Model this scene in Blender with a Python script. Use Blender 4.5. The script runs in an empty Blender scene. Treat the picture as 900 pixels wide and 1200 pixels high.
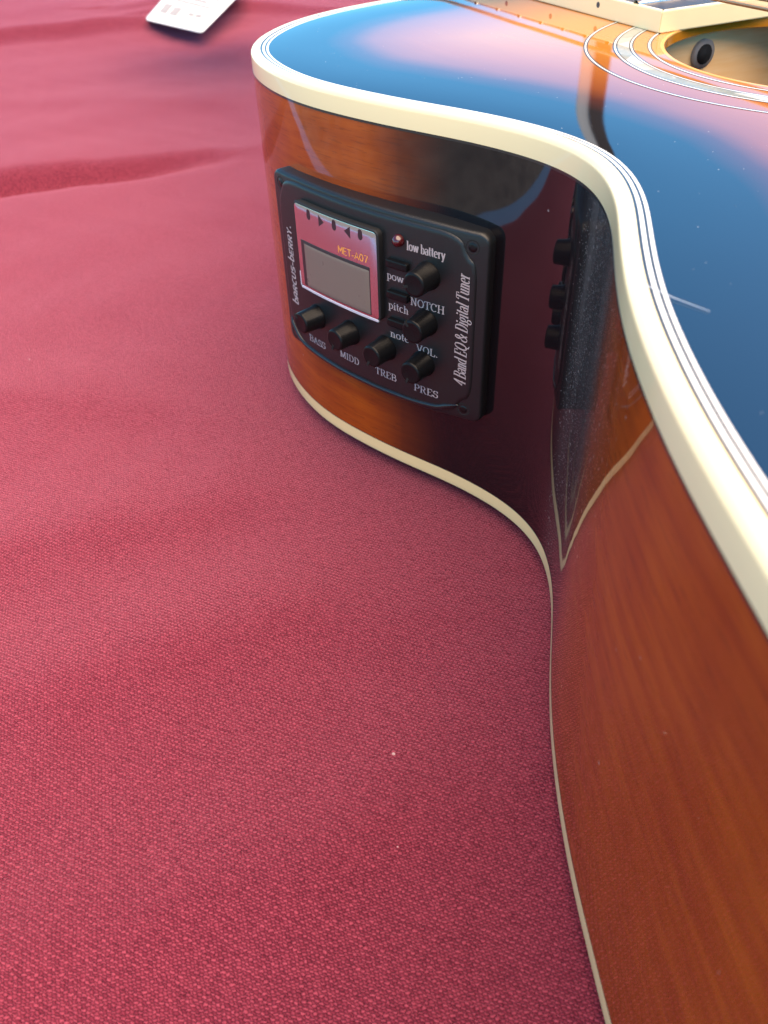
import bpy, bmesh, math, random
import numpy as np
from mathutils import Vector, Matrix
R = math.radians
random.seed(4); rng = np.random.default_rng(7)
scene = bpy.context.scene
col = scene.collection

# ------------------------------------------------------------------ camera
CAM_H = 0.17
pitch, roll = 0.71396, -0.03705
fwd = Vector((0, math.cos(pitch), -math.sin(pitch))); rt = Vector((1, 0, 0)); up = rt.cross(fwd)
cx = rt * math.cos(roll) + up * math.sin(roll); cy = -rt * math.sin(roll) + up * math.cos(roll)
cam = bpy.data.cameras.new('camera'); cam_o = bpy.data.objects.new('camera', cam); col.objects.link(cam_o)
cam_o.matrix_world = Matrix(((cx.x, cy.x, -fwd.x, 0), (cx.y, cy.y, -fwd.y, 0), (cx.z, cy.z, -fwd.z, CAM_H), (0, 0, 0, 1)))
cam.sensor_fit = 'VERTICAL'; cam.sensor_height = 24.0; cam.lens = 24.0 * 953.6 / 1200.0
cam.clip_start = 0.005; cam.clip_end = 500
cam.dof.use_dof = True; cam.dof.focus_distance = 0.215; cam.dof.aperture_fstop = 17.0
scene.camera = cam_o

# ------------------------------------------------------------------ sky, sun, exposure
SUN_EL, SUN_AZ = R(71), R(138)          # azimuth measured from +Y towards +X
w = bpy.data.worlds.new('World'); scene.world = w; w.use_nodes = True
nt = w.node_tree; bg = nt.nodes['Background']
sky = nt.nodes.new('ShaderNodeTexSky'); sky.sky_type = 'NISHITA'; sky.sun_disc = False
sky.sun_elevation = SUN_EL; sky.sun_rotation = SUN_AZ
sky.altitude = 2500; sky.air_density = 1.0; sky.dust_density = 0.0; sky.ozone_density = 3.0
tint = nt.nodes.new('ShaderNodeMix'); tint.data_type = 'RGBA'; tint.blend_type = 'MULTIPLY'; tint.inputs[0].default_value = 1.0
tint.inputs[7].default_value = (0.42, 0.93, 1.0, 1)      # the clear, cyan-leaning blue of this sky
nt.links.new(sky.outputs[0], tint.inputs[6]); nt.links.new(tint.outputs[2], bg.inputs[0]); bg.inputs[1].default_value = 0.13
sl = bpy.data.lights.new('sun', 'SUN'); so = bpy.data.objects.new('sun', sl); col.objects.link(so)
sl.energy = 3.6; sl.angle = R(88); sl.color = (1.0, 0.73, 0.46)
sd = Vector((math.sin(SUN_AZ) * math.cos(SUN_EL), math.cos(SUN_AZ) * math.cos(SUN_EL), math.sin(SUN_EL)))
so.rotation_euler = sd.to_track_quat('Z', 'Y').to_euler(); so.location = sd * 5
vs = scene.view_settings; vs.view_transform = 'Standard'; vs.look = 'None'; vs.gamma = 1.0; vs.use_curve_mapping = False
vs.exposure = 1.55
scene.render.engine = 'CYCLES'; scene.cycles.max_bounces = 10; scene.cycles.use_denoising = True

# ------------------------------------------------------------------ helpers
def mesh_obj(name, verts, faces, mat=None, parent=None, smooth=True, attrs=None):
    me = bpy.data.meshes.new(name)
    me.from_pydata([tuple(map(float, v)) for v in verts], [], [tuple(map(int, f)) for f in faces])
    me.validate(); me.update()
    if smooth and len(me.polygons): me.polygons.foreach_set('use_smooth', [True] * len(me.polygons))
    for k, arr in (attrs or {}).items():
        a = me.attributes.new(k, 'FLOAT', 'POINT'); a.data.foreach_set('value', np.asarray(arr, dtype=np.float32))
    if mat: me.materials.append(mat)
    o = bpy.data.objects.new(name, me); col.objects.link(o); o.parent = parent
    return o
def fix_normals(o, inside=None):
    bm = bmesh.new(); bm.from_mesh(o.data); bmesh.ops.recalc_face_normals(bm, faces=bm.faces); bm.to_mesh(o.data); bm.free()
    return o
def sharp(o, deg=35):
    me = o.data; bm = bmesh.new(); bm.from_mesh(me)
    for e in bm.edges:
        if len(e.link_faces) == 2 and e.calc_face_angle(0) > R(deg): e.smooth = False
    bm.to_mesh(me); bm.free(); return o
def loft(rings, closed=True, cap0=False, cap1=False):
    V, F = [], []; n = len(rings[0])
    for r_ in rings: V.extend(r_)
    for i in range(len(rings) - 1):
        for j in range(n if closed else n - 1):
            k = (j + 1) % n
            F.append((i * n + j, i * n + k, (i + 1) * n + k, (i + 1) * n + j))
    if cap0: F.append(tuple(range(n))[::-1])
    if cap1: F.append(tuple((len(rings) - 1) * n + j for j in range(n)))
    return V, F
def box(x0, x1, y0, y1, z0, z1):
    V = [(x, y, z) for x in (x0, x1) for y in (y0, y1) for z in (z0, z1)]
    return V, [(0, 1, 3, 2), (4, 6, 7, 5), (0, 4, 5, 1), (2, 3, 7, 6), (0, 2, 6, 4), (1, 5, 7, 3)]
def tube(path, rad, n=10, cap=True):
    path = [Vector(q) for q in path]; rings = []
    for i, q in enumerate(path):
        t = (path[min(i + 1, len(path) - 1)] - path[max(i - 1, 0)]).normalized()
        a = t.cross(Vector((0, 0, 1)));  a = a.normalized() if a.length > 1e-4 else Vector((1, 0, 0))
        b = a.cross(t); r_ = rad[i] if hasattr(rad, '__len__') else rad
        rings.append([q + (a * math.cos(2 * math.pi * k / n) + b * math.sin(2 * math.pi * k / n)) * r_ for k in range(n)])
    return loft(rings, True, cap, cap)
def bevel(o, wd, seg=2):
    m = o.modifiers.new('b', 'BEVEL'); m.width = wd; m.segments = seg; m.limit_method = 'ANGLE'; m.angle_limit = R(40); return o
def empty(name, loc=(0, 0, 0), rz=0, parent=None):
    o = bpy.data.objects.new(name, None); col.objects.link(o); o.location = loc; o.rotation_euler = (0, 0, rz); o.parent = parent
    o.empty_display_size = 0.05
    return o
def tag(o, label=None, cat=None, group=None, kind=None):
    for k, v in (('label', label), ('category', cat), ('group', group), ('kind', kind)):
        if v: o[k] = v
    return o

# ------------------------------------------------------------------ material helpers
class NT:
    def __init__(s, name):
        s.m = bpy.data.materials.new(name); s.m.use_nodes = True; s.t = s.m.node_tree
        s.b = s.t.nodes['Principled BSDF']
    def n(s, typ, **kw):
        nd = s.t.nodes.new(typ)
        for k, v in kw.items(): setattr(nd, k, v)
        return nd
    def val(s, sock, v):
        if hasattr(v, 'is_output') or isinstance(v, bpy.types.NodeSocket): s.t.links.new(v, sock)
        else: sock.default_value = v
    def math(s, op, a, b=0.0, c=0.0, clamp=False):
        nd = s.n('ShaderNodeMath', operation=op); nd.use_clamp = clamp
        s.val(nd.inputs[0], a); s.val(nd.inputs[1], b); s.val(nd.inputs[2], c); return nd.outputs[0]
    def mix(s, fac, a, b, blend='MIX'):
        nd = s.n('ShaderNodeMix', data_type='RGBA', blend_type=blend)
        s.val(nd.inputs[0], fac); s.val(nd.inputs[6], a); s.val(nd.inputs[7], b); return nd.outputs[2]
    def ramp(s, fac, stops):
        nd = s.n('ShaderNodeValToRGB'); s.val(nd.inputs[0], fac); e = nd.color_ramp.elements
        while len(e) < len(stops): e.new(0.5)
        for i, (p_, c) in enumerate(stops): e[i].position = p_; e[i].color = c if len(c) == 4 else (*c, 1)
        return nd.outputs[0]
    def attr(s, name): return s.n('ShaderNodeAttribute', attribute_name=name).outputs['Fac']
    def comb(s, x, y, z=0.0):
        nd = s.n('ShaderNodeCombineXYZ'); s.val(nd.inputs[0], x); s.val(nd.inputs[1], y); s.val(nd.inputs[2], z); return nd.outputs[0]
    def noise(s, vec, scale, detail=3, rough=0.5, out=0):
        nd = s.n('ShaderNodeTexNoise'); s.val(nd.inputs['Vector'], vec); nd.inputs['Scale'].default_value = scale
        nd.inputs['Detail'].default_value = detail; nd.inputs['Roughness'].default_value = rough; return nd.outputs[out]
    def set(s, **kw):
        for k, v in kw.items(): s.val(s.b.inputs[k.replace('_', ' ')], v)
        return s
    def bump(s, height, strength, dist):
        nd = s.n('ShaderNodeBump'); nd.inputs['Strength'].default_value = strength; nd.inputs['Distance'].default_value = dist
        s.val(nd.inputs['Height'], height); s.val(s.b.inputs['Normal'], nd.outputs[0]); return nd.outputs[0]
    def obj(s): return s.n('ShaderNodeTexCoord').outputs['Object']
def simple(name, c, rough=0.5, metal=0.0, coat=0.0, noise=0.0, nscale=300, spec=0.5, bump=0.0):
    k = NT(name); k.set(Base_Color=(*c, 1), Roughness=rough, Metallic=metal, Coat_Weight=coat, Coat_Roughness=0.04, Specular_IOR_Level=spec)
    if noise:
        f = k.noise(k.obj(), nscale, 4, 0.6)
        k.set(Base_Color=k.mix(k.math('MULTIPLY', f, noise * 2, clamp=True), (*[x * (1 - noise) for x in c], 1), (*[min(1, x * (1 + noise)) for x in c], 1)))
        k.set(Roughness=k.math('ADD', rough - 0.08, k.math('MULTIPLY', f, 0.16)))
        if bump: k.bump(f, bump, 0.0002)
    return k.m
def dust(k, u, v, scale, thr, rad, seed=0.0):
    """small round specks: mask 0..1; u,v in metres, thr = socket/float share of cells that hold a speck"""
    vo = k.n('ShaderNodeTexVoronoi', voronoi_dimensions='2D'); k.val(vo.inputs['Vector'], k.comb(k.math('ADD', u, seed), v)); vo.inputs['Scale'].default_value = scale
    sep = k.n('ShaderNodeSeparateColor'); k.val(sep.inputs[0], vo.outputs['Color'])
    size = k.math('MULTIPLY', sep.outputs[1], rad)
    inside = k.math('MULTIPLY', k.math('LESS_THAN', vo.outputs['Distance'], size), k.math('LESS_THAN', sep.outputs[0], thr))
    return k.math('MULTIPLY', inside, k.math('ADD', 0.35, k.math('MULTIPLY', sep.outputs[2], 0.65)))

# lacquered side: 'dark' = painted burst, 'arc' and 'hz' = position along and across the rim, 'dusty' = where dust gathered, with a painted light streak
def mat_side():
    k = NT('lacquered_side_wood'); arc, hz, dk, du = k.attr('arc'), k.attr('hz'), k.attr('dark'), k.attr('dusty')
    g1 = k.noise(k.comb(k.math('MULTIPLY', arc, 14), k.math('MULTIPLY', hz, 260)), 1.0, 5, 0.6)
    g2 = k.noise(k.comb(k.math('MULTIPLY', arc, 45), k.math('ADD', k.math('MULTIPLY', hz, 22), k.math('MULTIPLY', arc, 25))), 1.0, 2, 0.5)
    pores = k.noise(k.comb(k.math('MULTIPLY', arc, 110), k.math('MULTIPLY', hz, 1600)), 1.0, 2, 0.6)
    g = k.math('ADD', k.math('MULTIPLY', g1, 0.62), k.math('MULTIPLY', g2, 0.38))
    wood = k.ramp(g, [(0.26, (0.21, 0.025, 0.002)), (0.50, (0.31, 0.050, 0.003)), (0.74, (0.44, 0.086, 0.004))])
    wood = k.mix(k.math('MULTIPLY', k.math('GREATER_THAN', pores, 0.60), 0.30), wood, (0.08, 0.014, 0.005, 1))
    mid = k.mix(0.75, wood, (0.045, 0.010, 0.006, 1))
    c = k.ramp(dk, [(0, (0, 0, 0)), (0.5, (1, 1, 1))]); c2 = k.ramp(dk, [(0.45, (0, 0, 0)), (1, (1, 1, 1))])
    base = k.mix(c2, k.mix(c, wood, mid), (0.006, 0.004, 0.005, 1))
    d1 = dust(k, arc, hz, 2300, k.math('MULTIPLY', du, 0.55), 0.40)
    d2 = dust(k, arc, hz, 700, k.math('ADD', k.math('MULTIPLY', du, 0.25), 0.001), 0.28, 3.3)
    dust_glare = k.math('MULTIPLY', k.math('MULTIPLY', du, k.noise(k.comb(k.math('MULTIPLY', arc, 300), k.math('MULTIPLY', hz, 60)), 1.0, 3)), 0.20)  # dust haze plus the light streak at the waist, mixed into the colour
    dm = k.math('MAXIMUM', k.math('MULTIPLY', k.math('MAXIMUM', d1, d2), 0.42), dust_glare)
    k.set(Base_Color=k.mix(dm, base, (0.55, 0.50, 0.48, 1)), Roughness=0.5, Specular_IOR_Level=0.05, Coat_Weight=k.math('SUBTRACT', 1.0, k.math('MULTIPLY', dm, 0.8)),
          Coat_Roughness=k.math('ADD', 0.02, k.math('MULTIPLY', k.noise(k.comb(arc, hz), 60, 3), 0.03)), Coat_IOR=1.5)
    nd = k.n('ShaderNodeBump'); nd.inputs['Strength'].default_value = 0.25; nd.inputs['Distance'].default_value = 0.0004
    k.val(nd.inputs['Height'], k.noise(k.comb(arc, hz), 35, 2)); k.val(k.b.inputs['Coat Normal'], nd.outputs[0])
    return k.m
def mat_top():
    k = NT('sunburst_lacquered_top'); e = k.attr('edge'); o = k.obj()
    sep = k.n('ShaderNodeSeparateXYZ'); k.val(sep.inputs[0], o); x, y = sep.outputs[0], sep.outputs[1]
    grain = k.noise(k.comb(k.math('MULTIPLY', x, 900), k.math('MULTIPLY', y, 9)), 1.0, 3, 0.55)
    wob = k.math('ADD', e, k.math('MULTIPLY', k.math('SUBTRACT', k.noise(o, 22, 2), 0.5), 0.010))
    t = k.math('MULTIPLY', wob, 1 / 0.08)
    c = k.ramp(t, [(0.0, (0.006, 0.004, 0.004)), (0.30, (0.010, 0.005, 0.004)), (0.40, (0.07, 0.014, 0.005)), (0.50, (0.24, 0.060, 0.008)), (0.66, (0.36, 0.105, 0.011)), (1.0, (0.54, 0.21, 0.018))])
    c = k.mix(k.math('MULTIPLY', grain, 0.35), c, k.mix(1.0, c, (0.75, 0.55, 0.45, 1), 'MULTIPLY'))
    d1 = dust(k, x, y, 420, 0.007, 0.09); d2 = dust(k, x, y, 900, 0.012, 0.16, 1.7)
    dm = k.math('MULTIPLY', k.math('MAXIMUM', d1, d2), 0.5)
    k.set(Base_Color=k.mix(dm, c, (0.75, 0.75, 0.76, 1)), Roughness=0.6, Specular_IOR_Level=0.0, Coat_Weight=1.0, Coat_IOR=2.6,
          Coat_Roughness=k.math('ADD', 0.015, k.math('MULTIPLY', k.noise(o, 45, 4), 0.05)))
    nd = k.n('ShaderNodeBump'); nd.inputs['Strength'].default_value = 0.12; nd.inputs['Distance'].default_value = 0.0005
    k.val(nd.inputs['Height'], k.noise(o, 18, 2)); k.val(k.b.inputs['Coat Normal'], nd.outputs[0])
    return k.m
def mat_cloth():
    k = NT('red_woven_cloth'); o = k.obj(); sep = k.n('ShaderNodeSeparateXYZ'); k.val(sep.inputs[0], o)
    wn = k.n('ShaderNodeSeparateColor'); k.val(wn.inputs[0], k.noise(o, 760, 3, 0.65, 1))
    ca, sa = math.cos(R(-14)), math.sin(R(-14))
    X = k.math('ADD', k.math('MULTIPLY', sep.outputs[0], ca), k.math('MULTIPLY', sep.outputs[1], -sa))
    Y = k.math('ADD', k.math('MULTIPLY', sep.outputs[0], sa), k.math('MULTIPLY', sep.outputs[1], ca))
    u = k.math('ADD', k.math('DIVIDE', X, 0.00082), k.math('MULTIPLY', wn.outputs[0], 1.9))
    v = k.math('ADD', k.math('DIVIDE', Y, 0.00068), k.math('MULTIPLY', wn.outputs[1], 1.7))
    row = k.math('FLOOR', v); clm = k.math('FLOOR', u)
    fu = k.math('SUBTRACT', k.math('FRACT', u), 0.5); fv = k.math('SUBTRACT', k.math('FRACT', v), 0.5)
    # plain weave: the weft lies on top in every second cell, the warp in the others
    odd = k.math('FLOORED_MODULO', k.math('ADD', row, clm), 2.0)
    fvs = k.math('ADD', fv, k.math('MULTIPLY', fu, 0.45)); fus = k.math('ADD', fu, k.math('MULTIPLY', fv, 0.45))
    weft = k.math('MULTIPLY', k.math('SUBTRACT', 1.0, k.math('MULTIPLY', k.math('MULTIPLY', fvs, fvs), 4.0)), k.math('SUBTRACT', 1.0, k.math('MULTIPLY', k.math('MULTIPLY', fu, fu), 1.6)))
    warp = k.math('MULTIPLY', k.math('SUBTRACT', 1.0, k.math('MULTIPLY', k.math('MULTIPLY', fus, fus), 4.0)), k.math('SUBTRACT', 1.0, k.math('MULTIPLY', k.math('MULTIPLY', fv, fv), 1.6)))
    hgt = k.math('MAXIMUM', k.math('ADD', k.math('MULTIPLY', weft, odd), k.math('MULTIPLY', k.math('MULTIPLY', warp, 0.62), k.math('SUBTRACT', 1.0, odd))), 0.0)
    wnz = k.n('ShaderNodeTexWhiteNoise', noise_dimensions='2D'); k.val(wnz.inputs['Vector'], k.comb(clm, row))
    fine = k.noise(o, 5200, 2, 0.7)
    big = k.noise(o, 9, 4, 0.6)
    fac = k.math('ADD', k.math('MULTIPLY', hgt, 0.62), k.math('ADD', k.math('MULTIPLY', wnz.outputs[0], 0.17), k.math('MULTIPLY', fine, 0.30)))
    c = k.ramp(fac, [(0.10, (0.024, 0.002, 0.006)), (0.46, (0.128, 0.0115, 0.028)), (0.98, (0.38, 0.062, 0.100))])  # dark low end paints the shade in the gaps between threads
    c = k.mix(k.math('MULTIPLY', big, 0.30), c, k.mix(0.5, c, (0.19, 0.016, 0.034, 1)))
    lint = dust(k, sep.outputs[0], sep.outputs[1], 60, 0.03, 0.035)
    c = k.mix(k.math('MULTIPLY', lint, 0.7), c, (0.75, 0.62, 0.6, 1))
    k.set(Base_Color=c, Roughness=0.85, Specular_IOR_Level=0.15, Sheen_Weight=0.60, Sheen_Roughness=0.36, Sheen_Tint=(1.0, 0.36, 0.48, 1))
    k.bump(k.math('ADD', hgt, k.math('MULTIPLY', fine, 0.35)), 0.7, 0.0005)
    return k.m
def mat_abalone():
    k = NT('abalone_shell'); o = k.obj()
    vo = k.n('ShaderNodeTexVoronoi'); k.val(vo.inputs['Vector'], o); vo.inputs['Scale'].default_value = 90
    sp = k.n('ShaderNodeSeparateColor'); k.val(sp.inputs[0], vo.outputs['Color'])
    c = k.ramp(k.math('ADD', k.math('MULTIPLY', sp.outputs[0], 0.7), k.math('MULTIPLY', k.noise(o, 500, 3), 0.3)),
               [(0.15, (0.12, 0.12, 0.08)), (0.4, (0.26, 0.27, 0.22)), (0.6, (0.42, 0.40, 0.33)), (0.85, (0.55, 0.54, 0.50))])
    k.set(Base_Color=c, Roughness=0.4, Coat_Weight=0.4, Coat_Roughness=0.05); return k.m
def mat_rosewood():
    k = NT('rosewood'); o = k.obj(); mp = k.n('ShaderNodeMapping'); mp.inputs['Scale'].default_value = (700, 14, 60); k.val(mp.inputs[0], o)
    g = k.noise(mp.outputs[0], 1.0, 4, 0.6)
    k.set(Base_Color=k.ramp(g, [(0.3, (0.014, 0.010, 0.010)), (0.7, (0.060, 0.040, 0.034))]), Roughness=0.38); return k.m
def mat_spruce(name, a, b):
    k = NT(name); o = k.obj(); mp = k.n('ShaderNodeMapping'); mp.inputs['Scale'].default_value = (40, 200, 420); k.val(mp.inputs[0], o)
    g = k.noise(mp.outputs[0], 1.0, 4, 0.6); k.set(Base_Color=k.ramp(g, [(0.3, a), (0.7, b)]), Roughness=0.7); return k.m
def mat_wound():
    k = NT('bronze_wound_string'); o = k.obj(); sep = k.n('ShaderNodeSeparateXYZ'); k.val(sep.inputs[0], o)
    s = k.math('SINE', k.math('MULTIPLY', sep.outputs[1], 15000)); k.set(Base_Color=(0.52, 0.30, 0.18, 1), Metallic=1.0, Roughness=0.38)
    k.bump(s, 0.5, 0.0002); return k.m
def mat_pavement():
    k = NT('grey_pavement'); o = k.obj(); g = k.noise(o, 6, 6, 0.65)
    k.set(Base_Color=k.ramp(g, [(0.3, (0.08, 0.078, 0.076)), (0.7, (0.20, 0.195, 0.19))]), Roughness=0.9); k.bump(k.noise(o, 90, 4), 0.4, 0.01); return k.m

M = dict(
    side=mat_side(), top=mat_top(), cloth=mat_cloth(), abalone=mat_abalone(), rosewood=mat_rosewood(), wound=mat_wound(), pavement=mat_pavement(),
    cream=simple('cream_binding', (0.92, 0.74, 0.42), 0.35, coat=0.6, noise=0.05, nscale=60),
    cream2=simple('back_cream_binding', (0.92, 0.66, 0.32), 0.4, coat=0.5, noise=0.06, nscale=60),  # back binding only, a deeper and warmer cream than the top one
    black_line=simple('black_purfling', (0.012, 0.010, 0.010), 0.35, coat=0.6), white_line=simple('white_purfling', (0.80, 0.78, 0.72), 0.35, coat=0.6),
    plastic=simple('black_moulded_plastic', (0.009, 0.009, 0.010), 0.38, noise=0.25, nscale=2500, bump=0.25),
    plastic_side=simple('black_matte_plastic', (0.006, 0.006, 0.007), 0.6, noise=0.3, nscale=1500),
    knob=simple('black_knob_plastic', (0.006, 0.006, 0.007), 0.30, noise=0.2, nscale=1500, spec=0.18),
    print=simple('pale_pink_print', (0.40, 0.32, 0.32), 0.6), orange=simple('orange_print', (0.85, 0.33, 0.06), 0.6),
    mirror=simple('silvered_display_border', (0.58, 0.55, 0.57), 0.16, metal=1.0),
    lcd=simple('grey_liquid_crystal', (0.17, 0.135, 0.11), 0.30, noise=0.02, nscale=300), lcd_shade=simple('display_recess_shade', (0.02, 0.015, 0.018), 0.4),
    edge=simple('painted_acrylic_glow', (0.50, 0.50, 0.58), 0.15, coat=1.0), icon=simple('dark_indicator', (0.03, 0.012, 0.018), 0.4),  # edge: light glowing out of the acrylic rim, put into a pale colour
    screw=simple('black_screw', (0.012, 0.012, 0.013), 0.3, metal=0.6), hole=simple('socket_black', (0.004, 0.004, 0.004), 0.8),
    led=simple('red_lamp', (0.05, 0.001, 0.002), 0.25, coat=1.0),
    fretmetal=simple('nickel_fret', (0.78, 0.76, 0.72), 0.22, metal=1.0), steel=simple('steel_string', (0.7, 0.7, 0.7), 0.25, metal=1.0),
    spruce=mat_spruce('pale_block_wood', (0.84, 0.50, 0.20), (0.92, 0.62, 0.30)), inside=mat_spruce('unfinished_inner_wood', (0.20, 0.08, 0.035), (0.30, 0.13, 0.06)),
    neck=mat_spruce('mahogany_neck', (0.16, 0.05, 0.016), (0.26, 0.09, 0.03)), backw=mat_spruce('mahogany_back', (0.16, 0.05, 0.016), (0.26, 0.09, 0.03)),
    socket=simple('dull_steel_socket', (0.30, 0.27, 0.24), 0.5), bone=simple('bone', (0.8, 0.76, 0.66), 0.4),
    tarp=simple('blue_tarpaulin', (0.20, 0.36, 0.72), 0.4, noise=0.1, nscale=40), paper=simple('white_paper', (0.80, 0.79, 0.79), 0.55, noise=0.02, nscale=80),
    ink=simple('grey_ink', (0.28, 0.27, 0.28), 0.7), scratch=simple('pale_scratch', (0.75, 0.78, 0.82), 0.5),
    pole_dark=simple('dark_painted_steel', (0.02, 0.016, 0.014), 0.5), pole_pale=simple('pale_grey_sleeve', (0.55, 0.52, 0.50), 0.5),
    table=mat_spruce('table_wood', (0.30, 0.2, 0.12), (0.4, 0.28, 0.17)),
)

# ------------------------------------------------------------------ ground and table
V, F = box(-30, 30, -30, 30, -0.9, -0.78); tag(mesh_obj('pavement', V, F, M['pavement'], smooth=False), kind='structure')
E0 = np.array([-0.20, 0.17]); ED = np.array([-0.588, 0.809]); EN = np.array([0.809, 0.588])   # near edge of the table, its direction, its inward side
def tw(a, b): return E0 + ED * a + EN * b
Y0 = -0.0064                                                    # rest level of the cloth
TH = 24.5; GO = np.array([0.137, 0.260]); gX = np.array([math.cos(R(TH)), math.sin(R(TH))]); gY = np.array([-math.sin(R(TH)), math.cos(R(TH))])

folds = [
    ([(-0.46, 1.03), (-0.34, 1.055), (-0.24, 1.085)], -0.017, 0.022, 0.016),  # ridge lines on the cloth: (points, height, width towards the viewer, width away)
    ([(-0.42, 0.522), (-0.239, 0.560), (-0.16, 0.578), (-0.06, 0.592)], 0.005, 0.012, 0.050),
    ([(-0.42, 0.502), (-0.239, 0.541), (-0.16, 0.560), (-0.11, 0.572)], -0.011, 0.014, 0.008),
    ([(-0.50, 0.94), (-0.33, 1.00), (-0.25, 1.04), (-0.21, 1.10)], 0.014, 0.014, 0.06),
    ([(-0.30, 1.15), (-0.12, 1.10), (0.0, 1.05)], 0.010, 0.012, 0.05),
    ([(-0.30, 0.30), (-0.14, 0.285), (-0.06, 0.268)], 0.0026, 0.014, 0.03),
    ([(-0.20, 0.115), (-0.09, 0.140), (-0.02, 0.168), (0.02, 0.172)], 0.0026, 0.014, 0.024),
    ([(-0.15, 0.19), (-0.08, 0.205), (-0.03, 0.222)], 0.0020, 0.012, 0.02),
    ([(-0.12, 0.06), (-0.03, 0.082), (0.025, 0.112)], 0.0024, 0.013, 0.02),
    ([(-0.55, 0.70), (-0.30, 0.74), (-0.08, 0.70)], 0.003, 0.02, 0.04),
]
def cloth_z(P):
    z = np.full(len(P), Y0)
    d_edge = (P - E0) @ EN
    for pts, hh, wa, wb in folds:
        pts = np.array(pts); best = np.full(len(P), 1e9); sg = np.zeros(len(P)); tt = np.zeros(len(P)); L = 0
        tot = np.linalg.norm(np.diff(pts, axis=0), axis=1).sum()
        for a, b in zip(pts[:-1], pts[1:]):
            ab = b - a; l = np.linalg.norm(ab); t = np.clip(((P - a) @ ab) / l ** 2, 0, 1); q = a + t[:, None] * ab
            dv = P - q; d = np.linalg.norm(dv, axis=1); s = (ab[0] * dv[:, 1] - ab[1] * dv[:, 0]) / l
            m = d < best; best[m] = d[m]; sg[m] = np.sign(s[m]); tt[m] = ((L + t * l) / tot)[m]; L += l
        wd = np.where(sg > 0, wb, wa)
        env = np.sin(np.clip(tt * 0.86 + 0.07, 0, 1) * math.pi) ** 0.7
        z += hh * env * np.exp(-(best / wd) ** 2)
    x, y = P[:, 0], P[:, 1]
    far = np.clip((y - 0.30) / 0.3, 0, 1)
    z += far * (0.0016 * np.sin(9 * x + 14 * y) + 0.0012 * np.sin(23 * x - 11 * y + 1) + 0.0010 * np.sin(-17 * x + 31 * y + 2))
    z += 0.0005 * np.sin(61 * x + 37 * y) + 0.0004 * np.sin(-43 * x + 71 * y + 1) + 0.00022 * np.sin(171 * x + 60 * y + 2 * np.sin(40 * y)) * np.sin(90 * y - 50 * x)
    # flat under the guitar
    l = np.stack([(P - GO) @ gX, (P - GO) @ gY], 1)
    inb = np.clip(1 - np.maximum(np.abs(l[:, 0]) - 0.16, 0) / 0.03, 0, 1) * np.clip(1 - np.maximum(np.abs(l[:, 1] + 0.06) - 0.24, 0) / 0.05, 0, 1)
    return z * (1 - inb) + np.minimum(z, Y0 + 0.0004 * np.sin(55 * P[:, 0])) * inb
na, nb = 560, 320
aa = np.linspace(-0.55, 1.45, na); bb = np.linspace(0.0, 1.10, nb)
G = np.array([tw(a, b) for b in bb for a in aa]); z = cloth_z(G)
edge_wob = 0.0
V = np.c_[G, z]
F = [(j * na + i, j * na + i + 1, (j + 1) * na + i + 1, (j + 1) * na + i) for j in range(nb - 1) for i in range(na - 1)]
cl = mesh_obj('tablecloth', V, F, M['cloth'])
if cl.data.polygons[0].normal.z < 0: cl.data.flip_normals()
sm = cl.modifiers.new('thick', 'SOLIDIFY'); sm.thickness = 0.0008; sm.offset = -1
tag(cl, 'dark red woven cloth spread flat under the guitar', 'tablecloth')
# blue sheet under the cloth, reaching past its near edge and hanging down
prof = [(1.14, -0.34), (1.14, -0.026), (1.13, -0.022), (0.02, -0.022), (0.0, -0.010), (-0.030, -0.0095), (-0.036, -0.013), (-0.038, -0.024), (-0.040, -0.30)]
V, F = loft([[(*tw(a, b), zz + 0.0) for a in np.linspace(-0.6, 1.5, 40)] for b, zz in prof], closed=False)
o = mesh_obj('tarpaulin', V, F, M['tarp']); tag(o, 'blue sheet under the red cloth along the table edge', 'tarpaulin')
s_ = o.modifiers.new('thick', 'SOLIDIFY'); s_.thickness = 0.0006; s_.offset = 0
tb = empty('trestle_table', (*tw(0.45, 0.55), -0.78), math.atan2(ED[1], ED[0])); tag(tb, 'wooden table under the blue sheet and red cloth', 'table')
V, F = box(-1.03, 1.03, -0.575, 0.575, 0.722, 0.752); mesh_obj('table_top', V, F, M['table'], tb, False)
for sx in (-1, 1):
    for sy in (-1, 1):
        V, F = box(sx * 0.95 - 0.025, sx * 0.95 + 0.025, sy * 0.5 - 0.025, sy * 0.5 + 0.025, 0.002, 0.7215); mesh_obj('leg', V, F, M['table'], tb, False)

# ------------------------------------------------------------------ guitar body
guitar = empty('acoustic_guitar', (GO[0], GO[1], 0), R(TH))
tag(guitar, 'sunburst acoustic guitar with cream binding lying on its back on red cloth', 'guitar')
H, ZT, ZU = 0.1136, 0.1081, 0.0054
half = np.array([(0, 159), (-28, 158.5), (-50, 156.5), (-75, 152), (-90, 148), (-105, 142.3), (-120, 133.3), (-133, 121), (-140.8, 110.5), (-145.3, 101), (-148.3, 91), (-149.6, 79),
    (-149.5, 66), (-147.4, 52), (-143.3, 39), (-137, 23.5), (-131, 11.2), (-125.4, 0.2), (-119.9, -14.3), (-117.5, -25.3), (-117.4, -35), (-119.4, -43.6), (-123.7, -53), (-129.4, -62.3), (-139.9, -76.4),
    (-150.9, -92.4), (-160.9, -110), (-168.6, -126), (-174.9, -141.5), (-180.2, -155), (-189.5, -182), (-197, -208), (-201.5, -234), (-201, -260), (-194, -287), (-178, -313), (-150, -334), (-110, -347.5), (-60, -353.5), (0, -355)], float) / 1000
ctrl = np.r_[half, (half * [-1, 1])[::-1][1:-1]]
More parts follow.
